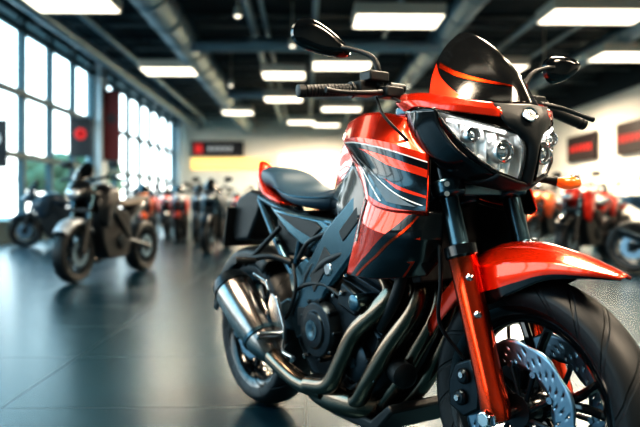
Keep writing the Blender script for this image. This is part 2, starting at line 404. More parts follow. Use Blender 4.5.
# ------------------------------------------------------------------ handlebar
b=MB(); b.tube([(.984,-.40,1.095),(1.003,-.27,1.107),(1.03,-.16,1.108),(1.06,-.08,1.075),(1.085,0,1.07),(1.115,.08,1.07),(1.16,.17,1.085),(1.19,.27,1.082),(1.212,.40,1.045)],.0125,n=14)
b.box((1.075,-.04,1.055),(.05,.03,.05)); b.box((1.095,.04,1.055),(.05,.03,.05))
hb=b.make('handlebar',[MATTE],H)
for pts in([(.984,-.405,1.095),(.992,-.34,1.101),(1.002,-.275,1.107)],[(1.212,.405,1.044),(1.203,.34,1.062),(1.19,.275,1.081)]):
    b=MB(); b.tube([pts[0],pts[1],pts[2]],.0165,n=18,res=8)
    d=(V(pts[2])-V(pts[0])).normalized()
    for k in range(12): b.rev([(-.002,.0165),(0,.0178),(.002,.0165)],V(pts[0])+d*(.012+.010*k),d,n=18,cap=False)
    b.rev([(-.022,.012),(-.02,.017),(-.004,.018),(0,.014)],pts[0],d,n=20); b.rev([(0,.022),(.006,.022)],pts[2],d,n=20)
    b.make('grip',[MATTE],hb)
b=MB(); b.box((1.01,-.235,1.112),(.045,.055,.04)); b.box((1.03,-.215,1.142),(.05,.065,.028)); b.box((1.055,-.18,1.10),(.045,.06,.03)); b.rev([(0,.016),(.05,.013)],(1.045,-.18,1.115),(.2,1,0),n=16)
b.make('brake_reservoir',[MATTE],hb,bevel=.005)
b=MB(); b.tube([(1.06,-.215,1.098),(1.07,-.27,1.09),(1.055,-.34,1.088),(1.05,-.385,1.09)],[.008,.007,.006,.008],n=10); b.make('brake_lever',[MATTE],hb)
b=MB(); b.box((1.19,.235,1.088),(.045,.05,.04)); b.make('switch_housing',[MATTE],hb,bevel=.005)
b=MB(); b.tube([(1.23,.21,1.08),(1.255,.27,1.07),(1.265,.34,1.055),(1.27,.39,1.045)],[.008,.007,.006,.008],n=10); b.make('clutch_lever',[MATTE],hb)
def mirror(c,a,bb,R,stalk):
    m=MB(); rings=[]
    def shape(t,sc,dx):
        e=.9; cs=math.cos(t); sn=math.sin(t)
        y=a*math.copysign(abs(cs)**e,cs); z=bb*math.copysign(abs(sn)**e,sn)*(1-.42*cs)
        return V(c)+R@V((-dx,y*sc,z*sc))
    for (dx,sc) in((-.024,.45),(-.021,.72),(-.011,.94),(.004,1.0),(.008,.95)):
        rings.append([shape(2*pi*k/32,sc,dx) for k in range(32)])
    m.loft(rings); o=m.make('mirror',[BLACK],H,label='black pointed oval rear-view mirror')
    g=MB(); g.raw([shape(2*pi*k/32,.9,.0085) for k in range(32)],[list(range(32))]); g.make('mirror_glass',[MIRR],o)
    g=MB(); g.tube(stalk,[.011,.0075,.0065,.008][:len(stalk)],n=10); g.make('mirror_stalk',[MATTE],o)
R1=Matrix.Rotation(math.radians(-22),3,'Z')@Matrix.Rotation(math.radians(-24),3,'X')
mirror((.902,-.30,1.256),.090,.040,R1,[(1.035,-.20,1.12),(1.03,-.215,1.19),(.97,-.245,1.225),(.925,-.262,1.235)])
mirror((1.172,.38,1.207),.062,.038,Matrix.Rotation(math.radians(-20),3,'Z')@Matrix.Rotation(math.radians(12),3,'X'),[(1.16,.20,1.10),(1.165,.25,1.175),(1.17,.31,1.20),(1.175,.34,1.205)])
for pts in([(1.05,-.18,1.09),(1.12,-.19,1.06),(1.15,-.13,.98),(1.13,-.06,.9)],[(1.02,-.20,1.09),(1.08,-.22,1.03),(1.13,-.15,.93),(1.08,-.1,.82)],[(1.19,.2,1.08),(1.2,.16,1.0),(1.12,.08,.9)]):
    b=MB(); b.tube(pts,.004,n=8); b.make('cable',[MATTE],H)
# ------------------------------------------------------------------ tank
st=[(.575,.035,.90,.83),(.60,.052,.985,.81),(.66,.075,1.035,.79),(.74,.110,1.06,.78),(.82,.142,1.073,.78),(.92,.165,1.074,.80),(1.02,.165,1.055,.83),(1.10,.13,1.025,.88),(1.15,.08,1.0,.93)]
b=MB(); b.loft([sec(x,w,t,z,24,.62,tw=.80) for x,w,t,z in st]); tank=b.make('fuel_tank',[RED],H,sub=2,label='glossy red sculpted fuel tank')
b=MB(); b.rev([(-.01,.045),(.006,.045),(.009,.04),(.009,.01)],(.93,0,1.078),(.03,0,1),n=32); b.make('fuel_cap',[GUN],tank)
b=MB(); b.loft([sec(x,w,t,z,20,.7,tw=.85) for x,w,t,z in((.985,.10,1.078,1.02),(1.03,.125,1.068,.99),(1.09,.125,1.045,.96),(1.14,.09,1.015,.95))]); b.make('ignition_cover_panel',[BLACK],H,sub=1)
for s in(-1,1):
    g=[[(.80,-.135,1.045),(.92,-.158,1.06),(1.04,-.155,1.045),(1.13,-.125,1.005)],
       [(.812,-.162,.995),(.93,-.198,.990),(1.07,-.204,.965),(1.19,-.165,.925)],
       [(.862,-.158,.925),(.98,-.194,.893),(1.11,-.210,.862),(1.215,-.19,.84)],
       [(.925,-.176,.855),(1.02,-.226,.812),(1.12,-.234,.79),(1.225,-.205,.785)],
       [(.945,-.172,.845),(1.02,-.212,.80),(1.12,-.220,.78),(1.215,-.19,.775)]]
    if s>0: g=mir(g)
    DS=dense(g,10,lv=True)
    b=MB(); b.D(DS); sh=b.make('tank_shroud',[RED],H,solid=.005,smooth=14,label='creased red tank side panel with stripe graphics')
    b=MB(); b.patch(DS,[(0,0),(1,0),(1,1),(0,1)],(0,-s*.006,0),nu=20,nv=20); b.make('shroud_liner',[MATTE],sh)
    o_=(.0,s*.0055,.0)
    # angular black insert narrowing towards the rear, red skin continues below it
    b=MB(); b.patch(DS,[(.03,.29),(1,.31),(1,.76),(.34,.70)],(0,s*.0042,0),nu=30,nv=14); b.make('black_decal',[BLACK],sh)
    for q in([(.03,.280),(1,.297),(1,.307),(.03,.292)],[(.08,.40),(.56,.70),(.535,.704),(.08,.42)],[(.30,.46),(.98,.69),(.96,.697),(.30,.470)]):
        b=MB(); b.patch(DS,q,o_,nu=24,nv=1); b.make('white_stripe',[WHITE],sh)
    for q in([(.32,.49),(.70,.61),(.92,.71),(.62,.69)],[(.20,.40),(.46,.50),(.52,.56),(.24,.44)]):
        b=MB(); b.patch(DS,q,o_,nu=24,nv=3); b.make('grey_stripe',[GREY],sh)
    for q in([(.30,.33),(1,.36),(1,.42),(.62,.40)],[(.55,.50),(1,.58),(1,.61),(.70,.56)]):
        b=MB(); b.patch(DS,q,o_,nu=24,nv=3); b.make('red_flash',[RED],sh)
    g=[[(.948,-.174,.850),(1.02,-.212,.815),(1.12,-.222,.795),(1.19,-.198,.785),(1.215,-.140,.785)],
       [(.935,-.190,.77),(1.01,-.226,.745),(1.10,-.230,.725),(1.185,-.200,.715),(1.21,-.140,.715)],
       [(.905,-.190,.69),(.98,-.208,.67),(1.07,-.208,.66),(1.15,-.188,.655),(1.185,-.130,.655)],
       [(.862,-.184,.600),(.93,-.190,.598),(1.01,-.185,.600),(1.09,-.168,.61),(1.13,-.120,.615)]]
    if s>0: g=mir(g)
    DS=dense(g,10,lv=True)
    b=MB(); b.D(DS,fn=lambda u,v: 1 if (u>.78) else 0); sc_=b.make('radiator_shroud',[RED,BLACK],H,solid=.006,smooth=14,label='faceted red and black radiator side scoop')
    b=MB(); b.patch(DS,[(0,0),(1,0),(1,1),(0,1)],(-.004,-s*.007,0),nu=20,nv=20); b.make('shroud_liner',[MATTE],sc_)
    b=MB(); b.patch(DS,[(.80,.0),(.80,1.0),(.10,1.0),(.66,.06)],(0.001,s*.005,0),nu=14,nv=24); b.make('black_decal',[BLACK],sc_)
    b=MB(); b.patch(DS,[(.07,.06),(.14,.05),(.08,.60),(.03,.64)],(0,s*.006,0),nu=3,nv=14); b.make('black_decal',[BLACK],sc_)
    b=MB(); b.patch(DS,[(.09,.10),(.115,.10),(.07,.5),(.045,.52)],(0,s*.007,0),nu=2,nv=14); b.make('white_stripe',[WHITE],sc_)
    b=MB(); b.patch(DS,[(.745,.06),(.77,.06),(.24,.99),(.20,.99)],(0.001,s*.0065,0),nu=2,nv=24); b.make('red_flash',[ORANGE],sc_)
for s in(-1,1):
    g=[[(.66,-.078,.86),(.76,-.125,.88),(.86,-.158,.93)],[(.63,-.085,.81),(.76,-.135,.82),(.94,-.165,.85)],[(.64,-.09,.765),(.78,-.14,.76),(.95,-.165,.75)]]
    if s>0: g=mir(g)
    b=MB(); b.grid(g,5); b.make('side_trim',[BLACK],H,solid=.005)
b=MB(); b.box((1.075,0,.70),(.035,.25,.22),R=Matrix.Rotation(-.2,3,'Y'))
b.make('radiator',[MATTE],H,bevel=.004)
# ------------------------------------------------------------------ seat and tail
b=MB(); b.loft([sec(x,w,t,z,18,.7) for x,w,t,z in((.055,.035,.945,.89),(.10,.06,.956,.872),(.2,.085,.945,.857),(.27,.100,.930,.845),(.315,.108,.885,.826),(.40,.126,.858,.797),(.52,.132,.846,.782),(.60,.103,.850,.775),(.655,.07,.876,.785))])
b.make('seat',[SEAT],H,sub=2,label='dark blue-grey stepped vinyl seat')
b=MB(); b.tube([(.30,-.114,.868),(.4,-.129,.842),(.5,-.135,.828),(.6,-.110,.823),(.65,-.078,.828)],.003,n=8); b.make('seat_piping',[GUN],H)
b=MB(); b.loft([sec(x,w,t,z,18,.7) for x,w,t,z in((.00,.012,.985,.955),(.03,.035,.975,.90),(.08,.062,.92,.85),(.16,.085,.865,.82),(.28,.10,.832,.80),(.36,.09,.805,.79))])
b.make('tail_cowl',[RED],H,sub=2,label='slim angular red tail cowl')
b=MB(); b.prism([(.02,.93),(.055,.93),(.07,.87),(.03,.86)],-.035,.035); b.make('tail_light',[TAILR],H,bevel=.008)
b=MB(); b.prism([(.14,.84),(.04,.86),(-.07,.83),(-.13,.74),(-.11,.65),(.02,.66),(.10,.76)],-.075,.075)
b.make('rear_fender',[MATTE],H,bevel=.012)
b=MB(); b.box((-.115,0,.71),(.012,.22,.17),R=Matrix.Rotation(.25,3,'Y')); b.make('plate_holder',[MATTE],H,bevel=.003)
rows=[]
for a in(60,80,105,130,150,170):
    t=math.radians(a); r=[]
    for y,dr in((-.09,-.04),(-.08,.012),(0,.022),(.08,.012),(.09,-.04)): r.append((RX+(.318+dr)*math.cos(t),y,.295+(.318+dr)*math.sin(t)))
    rows.append(r)
b=MB(); b.grid(rows,4); b.make('rear_hugger',[MATTE],H,solid=.004)
# ------------------------------------------------------------------ frame, swingarm
BG=mat('blue_grey',(0.08,0.16,0.205),.8,.27,.4)
for s in(-1,1):
    b=MB()
    b.prism([(1.08,.93),(1.06,.82),(.86,.66),(.70,.52),(.62,.37),(.52,.35),(.485,.45),(.58,.60),(.70,.73),(.86,.84)],s*.125,s*.155)
    b.make('frame_spar',[GUN],H,bevel=.012,label='gunmetal frame spar')
    for q in([(.90,.77),(.80,.69),(.78,.72),(.87,.795)],[(.74,.64),(.64,.52),(.62,.56),(.70,.67)],[(.60,.47),(.58,.40),(.54,.40),(.54,.46)]):
        b=MB(); b.prism(q,s*.154,s*.158); b.make('spar_recess',[MATTE],H,bevel=.002)
    b=MB(); b.tube([(.50,s*.11,.50),(.33,s*.11,.66),(.12,s*.07,.82)],.015,n=12); b.tube([(.72,s*.12,.74),(.45,s*.115,.765),(.12,s*.07,.83)],.014,n=12)
    b.tube([(.44,s*.11,.56),(.52,s*.115,.76)],.012,n=10); b.make('subframe',[GUN],H)
    b=MB(); b.prism([(.30,.795),(.44,.775),(.66,.755),(.70,.73),(.60,.64),(.54,.66),(.44,.70)],s*.105,s*.135); b.make('side_cover',[BG],H,bevel=.01)
    b=MB(); b.prism([(.36,.775),(.62,.745),(.655,.725),(.60,.69),(.50,.72)],s*.134,s*.141); b.make('cover_inlay',[MATTE],H,bevel=.003)
    b=MB(); b.prism([(.56,.63),(.60,.61),(.52,.50),(.47,.50),(.45,.56)],s*.12,s*.14); b.make('pivot_plate',[BG],H,bevel=.008)
    b=MB(); b.loft([[(x,s*.105-w,z-h),(x,s*.105+w,z-h),(x,s*.105+w,z+h),(x,s*.105-w,z+h)] for x,w,z,h in((.56,.02,.42,.05),(.42,.022,.42,.055),(.25,.018,.36,.038),(.08,.016,.310,.03),(-.02,.014,.295,.026))])
    b.rev([(0,.03),(.012,.03),(.016,.012)],(RX,s*.12,.295),(0,s,0),n=6); b.make('swingarm',[GUN],H,bevel=.008)
b=MB()
pts=[]
for k in range(90):
    a=k/90*2*pi*6; t=k/90; c=V((.44,0,.46)).lerp(V((.56,0,.72)),t); pts.append(c+V((.034*math.cos(a),.034*math.sin(a),0)))
b.tube(pts,.006,n=6,res=1); b.make('rear_spring',[RED],H)
b=MB(); b.tube([(.43,0,.44),(.57,0,.74)],.018,n=12); b.make('shock_absorber',[SILV],H)
b=MB(); b.box((.40,0,.70),(.22,.19,.16)); b.make('battery_box',[MATTE],H,bevel=.012)
# engine
b=MB(); b.prism([(.48,.44),(.50,.33),(.58,.245),(.70,.215),(.86,.215),(.95,.28),(.97,.42),(.88,.50),(.60,.56),(.52,.52)],-.135,.135)
b.make('crankcase',[ENG],H,bevel=.02)
b=MB(); b.prism([(.74,.48),(.95,.42),(1.02,.62),(.82,.69)],-.115,.115)
for k in range(7):
    t=k/7; x0=.74+t*.08;z0=.49+t*.19;x1=.95+t*.07;z1=.43+t*.185
    b.prism([(x0-.01,z0),(x1+.012,z1-.003),(x1+.014,z1+.006),(x0-.008,z0+.009)],-.135,.135)
b.make('cylinder_block',[ENG],H,bevel=.003)
b=MB(); b.prism([(.81,.69),(1.03,.615),(1.05,.69),(.87,.76)],-.128,.128); b.prism([(.85,.72),(1.0,.66),(1.01,.68),(.86,.74)],-.14,.14)
b.make('cylinder_head',[GUN],H,bevel=.008)
b=MB(); b.rev([(0,.098),(.022,.095),(.035,.084),(.037,.06),(.045,.055),(.048,.03),(.046,.01)],(.665,-.135,.405),(0,-1,0),n=48)
for k in range(9):
    a=2*pi*k/9; b.rev([(.0,.008),(.028,.008),(.032,.005)],(.665+.095*math.cos(a),-.135,.405+.095*math.sin(a)),(0,-1,0),n=8)
b.make('clutch_cover',[ENG],H,bevel=.002,label='round black bolted engine cover')
b=MB(); b.rev([(0,.065),(.018,.062),(.026,.05),(.027,.015)],(.855,-.135,.34),(0,-1,0),n=36)
for k in range(6):
    a=2*pi*k/6+.2; b.rev([(.0,.007),(.022,.007)],(.855+.064*math.cos(a),-.135,.34+.064*math.sin(a)),(0,-1,0),n=8)
b.make('ignition_cover',[ENG],H,bevel=.002)
b=MB(); b.rev([(.040,.034),(.050,.032),(.051,.02),(.048,.014)],(.665,-.135,.405),(0,-1,0),n=32); b.make('cover_cap',[GUN],H)
b=MB(); b.rev([(.022,.022),(.032,.02),(.032,.01)],(.855,-.135,.34),(0,-1,0),n=6); b.make('oil_cap',[GUN],H)
b=MB(); b.rev([(0,.085),(.03,.08),(.04,.05)],(.80,.135,.38),(0,1,0),n=40); b.make('generator_cover',[ENG],H,bevel=.003)
for pts,r in(([(.60,-.14,.56),(.70,-.15,.62),(.80,-.14,.66),(.86,-.13,.72)],.014),([(.56,-.14,.50),(.60,-.15,.58),(.72,-.13,.70)],.009),([(.95,-.13,.45),(1.03,-.14,.55),(1.06,-.13,.66)],.017),([(.48,-.13,.47),(.56,-.155,.53),(.68,-.15,.55),(.78,-.145,.52)],.007),([(.52,-.14,.62),(.60,-.15,.68),(.72,-.14,.72)],.008),([(.78,-.14,.27),(.84,-.15,.26),(.92,-.14,.33),(.96,-.14,.42)],.008),([(.50,-.15,.60),(.54,-.165,.52),(.50,-.165,.44),(.46,-.17,.40)],.006)):
    b=MB(); b.tube(pts,r,n=12); b.make('coolant_hose',[MATTE],H)
b=MB(); b.box((.71,-.13,.60),(.06,.04,.05)); b.rev([(0,.022),(.04,.022)],(.72,-.12,.60),(0,-1,0),n=20); b.make('throttle_body',[SILV],H,bevel=.006)
b=MB(); b.prism([(.76,.50),(.86,.47),(.88,.53),(.79,.57)],-.155,-.13); b.make('cam_chain_cover',[ENG],H,bevel=.008)
b=MB(); b.rev([(0,.026),(.07,.026),(.075,.018)],(.90,-.12,.52),(0,-1,0),n=24); b.make('starter_motor',[GUN],H,bevel=.003)
b=MB(); b.rev([(0,.036),(.05,.036),(.055,.028)],(.98,-.09,.33),(1,-.3,-.1),n=28); b.make('oil_filter',[MATTE],H)
for k in range(9):
    b=MB(); b.rev([(0,.009),(.01,.009),(.013,.005)],((.52,.56,.62,.93,.90,.76,.56,.80,.73)[k],-.135-(.02 if k==7 else 0),(.36,.50,.535,.30,.47,.25,.30,.535,.52)[k]),(0,-1,0),n=6); b.make('engine_bolt',[SILV],H)
# exhaust
for pts in([(.955,-.11,.59),(.99,-.125,.555),(.955,-.15,.50),(.88,-.168,.43),(.825,-.178,.34),(.77,-.185,.26),(.66,-.19,.235)],
           [(.98,-.06,.60),(1.035,-.07,.565),(1.03,-.09,.50),(.97,-.12,.40),(.90,-.135,.29),(.83,-.13,.215),(.72,-.13,.20)],
           [(.98,.005,.60),(1.045,.0,.565),(1.05,-.02,.49),(1.0,-.05,.38),(.94,-.07,.27),(.86,-.07,.20),(.74,-.09,.19)],
           [(.98,.065,.60),(1.05,.06,.565),(1.06,.05,.49),(1.02,.02,.36),(.96,-.0,.26),(.88,-.01,.20),(.74,-.05,.19)]):
    b=MB(); b.tube(pts,.0275,n=24,res=12); b.make('exhaust_header',[PIPE],H,label='bronze-tinted curved exhaust header pipe')
b=MB(); b.loft([sec(x,w,t,z,20,.8,yc=yc) for x,w,t,z,yc in((.60,.03,.255,.20,-.16),(.66,.07,.265,.16,-.12),(.76,.10,.265,.145,-.09),(.86,.09,.25,.15,-.06),(.90,.05,.235,.17,-.05))]); b.make('exhaust_collector',[PIPE],H,sub=1)
b=MB(); b.tube([(.72,-.17,.225),(.62,-.195,.235),(.54,-.21,.265),(.46,-.218,.30)],.030,n=20,res=8); b.make('link_pipe',[PIPE],H)
A=V((.475,-.215,.285)); T=V((.185,-.245,.535)); d=(T-A).normalized()
b=MB(); b.rev([(0,.028),(.02,.040),(.07,.058),(.20,.072),(.31,.073),(.35,.064),(.368,.053),(.368,.036),(.33,.032)],A,d,n=48,cap=False)
mu=b.make('muffler',[MUFF],H,label='short fat brushed-steel muffler')
b=MB(); b.rev([(.318,.0735),(.320,.0755),(.343,.070),(.370,.056),(.370,.032),(.34,.030),(.34,.001)],A,d,n=40,cap=False); b.make('muffler_cap',[ENG],mu)
b=MB(); b.rev([(.085,.0620),(.087,.0645),(.10,.0665),(.102,.064)],A,d,n=40,cap=False); b.make('muffler_band',[GUN],mu)
b=MB(); b.prism([(.43,.50),(.47,.49),(.52,.40),(.52,.33),(.49,.31),(.465,.36),(.44,.40),(.41,.45)],-.200,-.186); b.prism([(.42,.50),(.40,.54),(.30,.56),(.30,.545),(.39,.52)],-.2,-.19)
b.make('heel_guard',[SILV],H,bevel=.004,label='bright silver footrest bracket')
b=MB(); b.rev([(0,.012),(.09,.014),(.095,.01)],(.49,-.19,.365),(0,-1,.05),n=16); b.make('foot_peg',[SILV],H)
b=MB(); b.tube([(.52,-.20,.35),(.58,-.235,.33),(.66,-.245,.325),(.69,-.27,.325)],.007,n=8); b.make('brake_pedal',[SILV],H)
b=MB(); b.tube([(.44,-.12,.60),(.36,-.16,.62),(.26,-.19,.60),(.24,-.2,.585)],.012,n=10); b.tube([(.26,-.19,.60),(.36,-.12,.72)],.010,n=10); b.rev([(0,.011),(.08,.013)],(.30,-.19,.60),(0,-1,.05),n=14); b.make('passenger_peg',[MATTE],H)
b=MB(); b.prism([(.60,.235),(.70,.14),(.92,.14),(1.0,.22),(.98,.24),(.90,.175),(.72,.175)],-.13,.13); b.make('belly_pan',[MATTE],H,bevel=.008)
b=MB(); b.tube([(.55,.13,.28),(.50,.20,.12),(.48,.25,.015)],.011,n=10); b.box((.475,.26,.008),(.07,.04,.014)); b.make('side_stand',[MATTE],H)
b=MB(); b.tube([(RX,.10,.36),(.3,.10,.42),(.55,.10,.46)],.008,n=6); b.tube([(RX,.10,.25),(.3,.10,.3),(.55,.10,.36)],.008,n=6); b.rev([(0,.07),(.006,.07)],(RX,.1,.295),(0,1,0),n=30); b.make('chain',[GUN],H)

# ------------------------------------------------------------------ display motorcycles
def bgbike(col1,col2,label,group,loc,rz,mud=None,cowl=None,seat=None):
    paint=mat('paint_%d_%d_%d'%tuple(int(c*99) for c in col1),col1,.2,.3,1.0); p2=mat('paint_%d_%d_%d'%tuple(int(c*99) for c in col2),col2,.1,.4,.6)
    pm=p2 if mud is None else mud
    e=empty('motorcycle',loc,rz,label,'motorcycle',group)
    for cx,nm,tw in((0,'rear_wheel',.17),(1.38,'front_wheel',.13)):
        b=MB(); R=.31; w=tw/2
        b.rev([(-w*.8,R-.09),(-w,R-.05),(-w*.8,R-.015),(0,R),(w*.8,R-.015),(w,R-.05),(w*.8,R-.09)],(cx,0,R),n=32,cap=False)
        b.rev([(-w*.8,R-.09),(-w*.8,R-.115),(w*.8,R-.115),(w*.8,R-.09)],(cx,0,R),n=32,mi=1,cap=False); b.rev([(-.06,.05),(.06,.05)],(cx,0,R),n=16,mi=1)
        for i in range(5):
            a=2*pi*i/5; b.tube([(cx,0,R),(cx+.20*math.cos(a),0,R+.20*math.sin(a))],.018,mi=1,n=6)
        for sy in(-.07,.07): b.rev([(-.004,.07),(-.004,.14),(.004,.14),(.004,.07)],(cx,sy,R),n=32,mi=2,cap=False)
        b.make(nm,[MATTE,ENG,STEEL],e)
    b=MB()
    for y in(-.1,.1):
        b.tube([(1.37,y,.31),(1.27,y,.66)],.035,n=10); b.tube([(1.27,y,.66),(1.17,y,1.0)],.026,n=10,mi=1)
    b.box((1.19,0,.93),(.07,.25,.04)); b.box((1.25,0,.75),(.07,.25,.04)); b.make('front_fork',[MATTE,GUN],e)
    b=MB(); b.tube([(1.05,-.38,1.06),(1.12,-.2,1.09),(1.16,0,1.04),(1.12,.2,1.09),(1.05,.38,1.06)],.016,n=10); b.make('handlebar',[MATTE],e)
    for s in(-1,1):
        b=MB(); b.tube([(1.12,s*.2,1.09),(1.1,s*.25,1.2)],.008,n=6); b.ball((1.1,s*.28,1.23),(.02,.075,.04)); b.make('mirror',[MATTE],e)
    b=MB(); b.loft([sec(x,w,t,z,14,.8) for x,w,t,z in((.58,.06,.92,.78),(.68,.13,1.01,.74),(.85,.17,1.05,.72),(1.02,.18,1.03,.74),(1.12,.1,.98,.80))]); b.make('fuel_tank',[paint],e,sub=1)
    b=MB(); b.loft([sec(x,w,t,z,12,.7) for x,w,t,z in((-.1,.06,.93,.88),(.1,.1,.92,.84),(.3,.13,.86,.79),(.55,.11,.84,.77),(.64,.07,.87,.79))]); b.make('seat',[seat or SEAT],e,sub=1)
    b=MB(); b.loft([sec(x,w,t,z,12,.75) for x,w,t,z in((-.2,.02,.93,.9),(-.08,.07,.9,.82),(.15,.11,.86,.68),(.4,.12,.79,.60))]); b.make('tail_cowl',[paint],e,sub=1)
    b=MB(); b.prism([(.45,.4),(.55,.22),(.95,.22),(1.05,.4),(1.10,.72),(.85,.80),(.5,.72)],-.14,.14); b.rev([(0,.09),(.03,.08)],(.7,-.14,.4),(0,-1,0),n=24,mi=1); b.rev([(0,.09),(.03,.08)],(.7,.14,.4),(0,1,0),n=24,mi=1); b.make('engine',[MATTE,ENG],e,bevel=.02)
    b=MB()
    for s in(-1,1):
        b.tube([(.55,s*.11,.42),(0,s*.11,.31)],.032,n=8); b.tube([(1.15,s*.05,.9),(.9,s*.14,.75),(.55,s*.13,.45)],.035,n=8); b.tube([(.55,s*.12,.6),(.0,s*.08,.84)],.02,n=8)
    b.make('frame',[ENG],e)
    b=MB(); b.tube([(1.02,-.05,.6),(1.1,-.06,.4),(.95,-.1,.2),(.6,-.16,.2),(.45,-.2,.3)],.025,n=10); b.tube([(.45,-.2,.3),(.15,-.22,.42),(-.1,-.23,.52)],[.035,.062,.058],n=14,mi=1); b.make('exhaust',[PIPE,ENG],e)
    for s in(-1,1):
        g=[[(.8,s*.16,.98),(1.0,s*.185,.97),(1.16,s*.14,.92)],[(.86,s*.18,.82),(1.05,s*.21,.80),(1.20,s*.16,.78)],[(.90,s*.15,.62),(1.02,s*.17,.56),(1.14,s*.13,.62)]]
        b=MB(); b.grid(g,4); b.make('shroud',[p2],e,solid=.01)
    b=MB(); b.loft([sec(x,w*1.12,t,z,14,.8) for x,w,t,z in((1.18,.07,1.05,.86),(1.26,.13,1.08,.84),(1.35,.11,1.02,.84),(1.42,.06,.97,.86))]); b.make('front_cowl',[cowl or paint],e,sub=1)
    b=MB(); b.ball((1.395,0,.92),(.05,.085,.05)); b.make('headlight',[mat('bg_lens',(.6,.65,.7),.6,.1,1.0)],e)
    b=MB(); g=[[(1.25,-.12,1.07),(1.36,0,1.04),(1.25,.12,1.07)],[(1.18,-.09,1.17),(1.27,0,1.17),(1.18,.09,1.17)],[(1.14,-.03,1.24),(1.17,0,1.25),(1.14,.03,1.24)]]; b.grid(g,4); b.make('windscreen',[BLACK],e,solid=.006)
    rows=[]
    for a in(40,65,90,115,140):
        t=math.radians(a); rows.append([(1.38+(.34+dr)*math.cos(t),y,.31+(.34+dr)*math.sin(t)) for y,dr in((-.08,-.04),(-.06,.01),(0,.02),(.06,.01),(.08,-.04))])
    b=MB(); b.grid(rows,3); b.make('front_mudguard',[pm],e,solid=.006)
    return e
def copybike(src,loc,rz,label=None):
    e=src.copy(); COL.objects.link(e); e.location=loc; e.rotation_euler=(0,0,rz)
    if label: e['label']=label
    for c in src.children:
        d=c.copy(); d.parent=e; COL.objects.link(d)
    return e
G='motorcycles on display in the showroom'
rad=math.radians
PALE=mat('pale_silver_paint',(.42,.48,.54),.2,.3,.8); TAN=mat('tan_seat',(.30,.26,.22),0,.5)
bk=bgbike((.010,.013,.017),(.012,.015,.019),'black sport motorcycle with silver front mudguard and tan seat',G,(-2.0,8.3,0),rad(-105),mud=PALE,seat=TAN)
dk=bgbike((.012,.035,.06),(.02,.045,.07),'dark blue-black motorcycle parked beside the windows',G,(-3.9,13.0,0),rad(184))
rd=bgbike((.7,.035,.012),(.7,.035,.012),'red motorcycle on display',G,(4.55,10.2,0),rad(-135),mud=BLACK)
wt=bgbike((.7,.72,.75),(.6,.05,.02),'white and red motorcycle on display',G,(-2.9,16.2,0),rad(-85))
orr=bgbike((.9,.20,.03),(.7,.12,.03),'orange motorcycle on display',G,(5.3,13.6,0),rad(-140))
bl=bgbike((.03,.10,.17),(.05,.10,.15),'dark blue motorcycle on display',G,(3.85,7.9,0),rad(-40))
copybike(dk,(-1.45,12.6,0),rad(-97),'black motorcycle parked in a row of display bikes')
copybike(rd,(-3.75,18.6,0),rad(-80)); copybike(orr,(-2.35,19.2,0),rad(-88)); copybike(wt,(-1.2,18.2,0),rad(-85)); copybike(rd,(-2.1,23,0),rad(-95)); copybike(dk,(-.3,22,0),rad(-95))
copybike(dk,(-2.15,15.2,0),rad(-92)); copybike(rd,(-5.0,22.5,0),rad(-80)); copybike(wt,(-3.6,24,0),rad(-85)); copybike(orr,(.6,25,0),rad(-95)); copybike(orr,(-3.7,15.4,0),rad(-75))
copybike(orr,(6.3,11.4,0),rad(-130)); copybike(rd,(6.9,17.8,0),rad(-140)); copybike(wt,(6.2,21,0),rad(-140)); copybike(orr,(7.8,21.5,0),rad(-140)); copybike(rd,(5.2,16.9,0),rad(-130)); copybike(dk,(-4.6,18.0,0),rad(-70))
copybike(rd,(8.3,14.6,0),rad(-140)); copybike(rd,(6.9,14.6,0),rad(-135)); copybike(orr,(4.2,15.2,0),rad(-125)); copybike(rd,(3.6,19.2,0),rad(-120)); copybike(orr,(6.4,9.2,0),rad(-125))
# ------------------------------------------------------------------ room
def st_(o): o['kind']='structure'; return o
def floor_mat():
    m=bpy.data.materials.new('floor_tile'); m.use_nodes=True; nt=m.node_tree; b=nt.nodes['Principled BSDF']
    g=nt.nodes.new('ShaderNodeNewGeometry'); br=nt.nodes.new('ShaderNodeTexBrick'); br.offset=0.0
    br.inputs['Scale'].default_value=1.0; br.inputs['Brick Width'].default_value=1.2; br.inputs['Row Height'].default_value=0.9; br.inputs['Mortar Size'].default_value=0.004; br.inputs['Mortar Smooth'].default_value=0.3
    br.inputs['Color1'].default_value=(.008,.036,.054,1); br.inputs['Color2'].default_value=(.010,.041,.060,1); br.inputs['Mortar'].default_value=(.003,.014,.02,1)
    nt.links.new(g.outputs['Position'],br.inputs['Vector']); nt.links.new(br.outputs['Color'],b.inputs['Base Color'])
    mr=nt.nodes.new('ShaderNodeMapRange'); mr.inputs[3].default_value=.27; mr.inputs[4].default_value=.36; nt.links.new(br.outputs['Fac'],mr.inputs[0]); nt.links.new(mr.outputs[0],b.inputs['Roughness'])
    b.inputs['Specular Tint'].default_value=(.40,.78,1,1); b.inputs['Specular IOR Level'].default_value=.40
    return m
WALLW=mat('white_wall',(.72,.69,.62),0,.7,bscale=3); CEIL=mat('dark_ceiling',(.014,.030,.040),0,.8); STL=mat('window_frame_paint',(.05,.10,.12),.3,.5); DUCT=mat('duct_metal',(.30,.40,.46),.7,.4)
X0,X1,Y0,Y1,ZC=-6.4,10.0,-5.0,34.0,5.3
b=MB(); b.box(((X0+X1)/2,(Y0+Y1)/2,-.05),(X1-X0,Y1-Y0,.1)); st_(b.make('floor',[floor_mat()]))
b=MB(); b.box(((X0+X1)/2,14.5,ZC+.1),(X1-X0,39,.2)); st_(b.make('ceiling',[CEIL]))
b=MB(); b.box(((X0+X1)/2,Y1+.1,ZC/2),(X1-X0,.2,ZC)); st_(b.make('wall_back',[WALLW]))
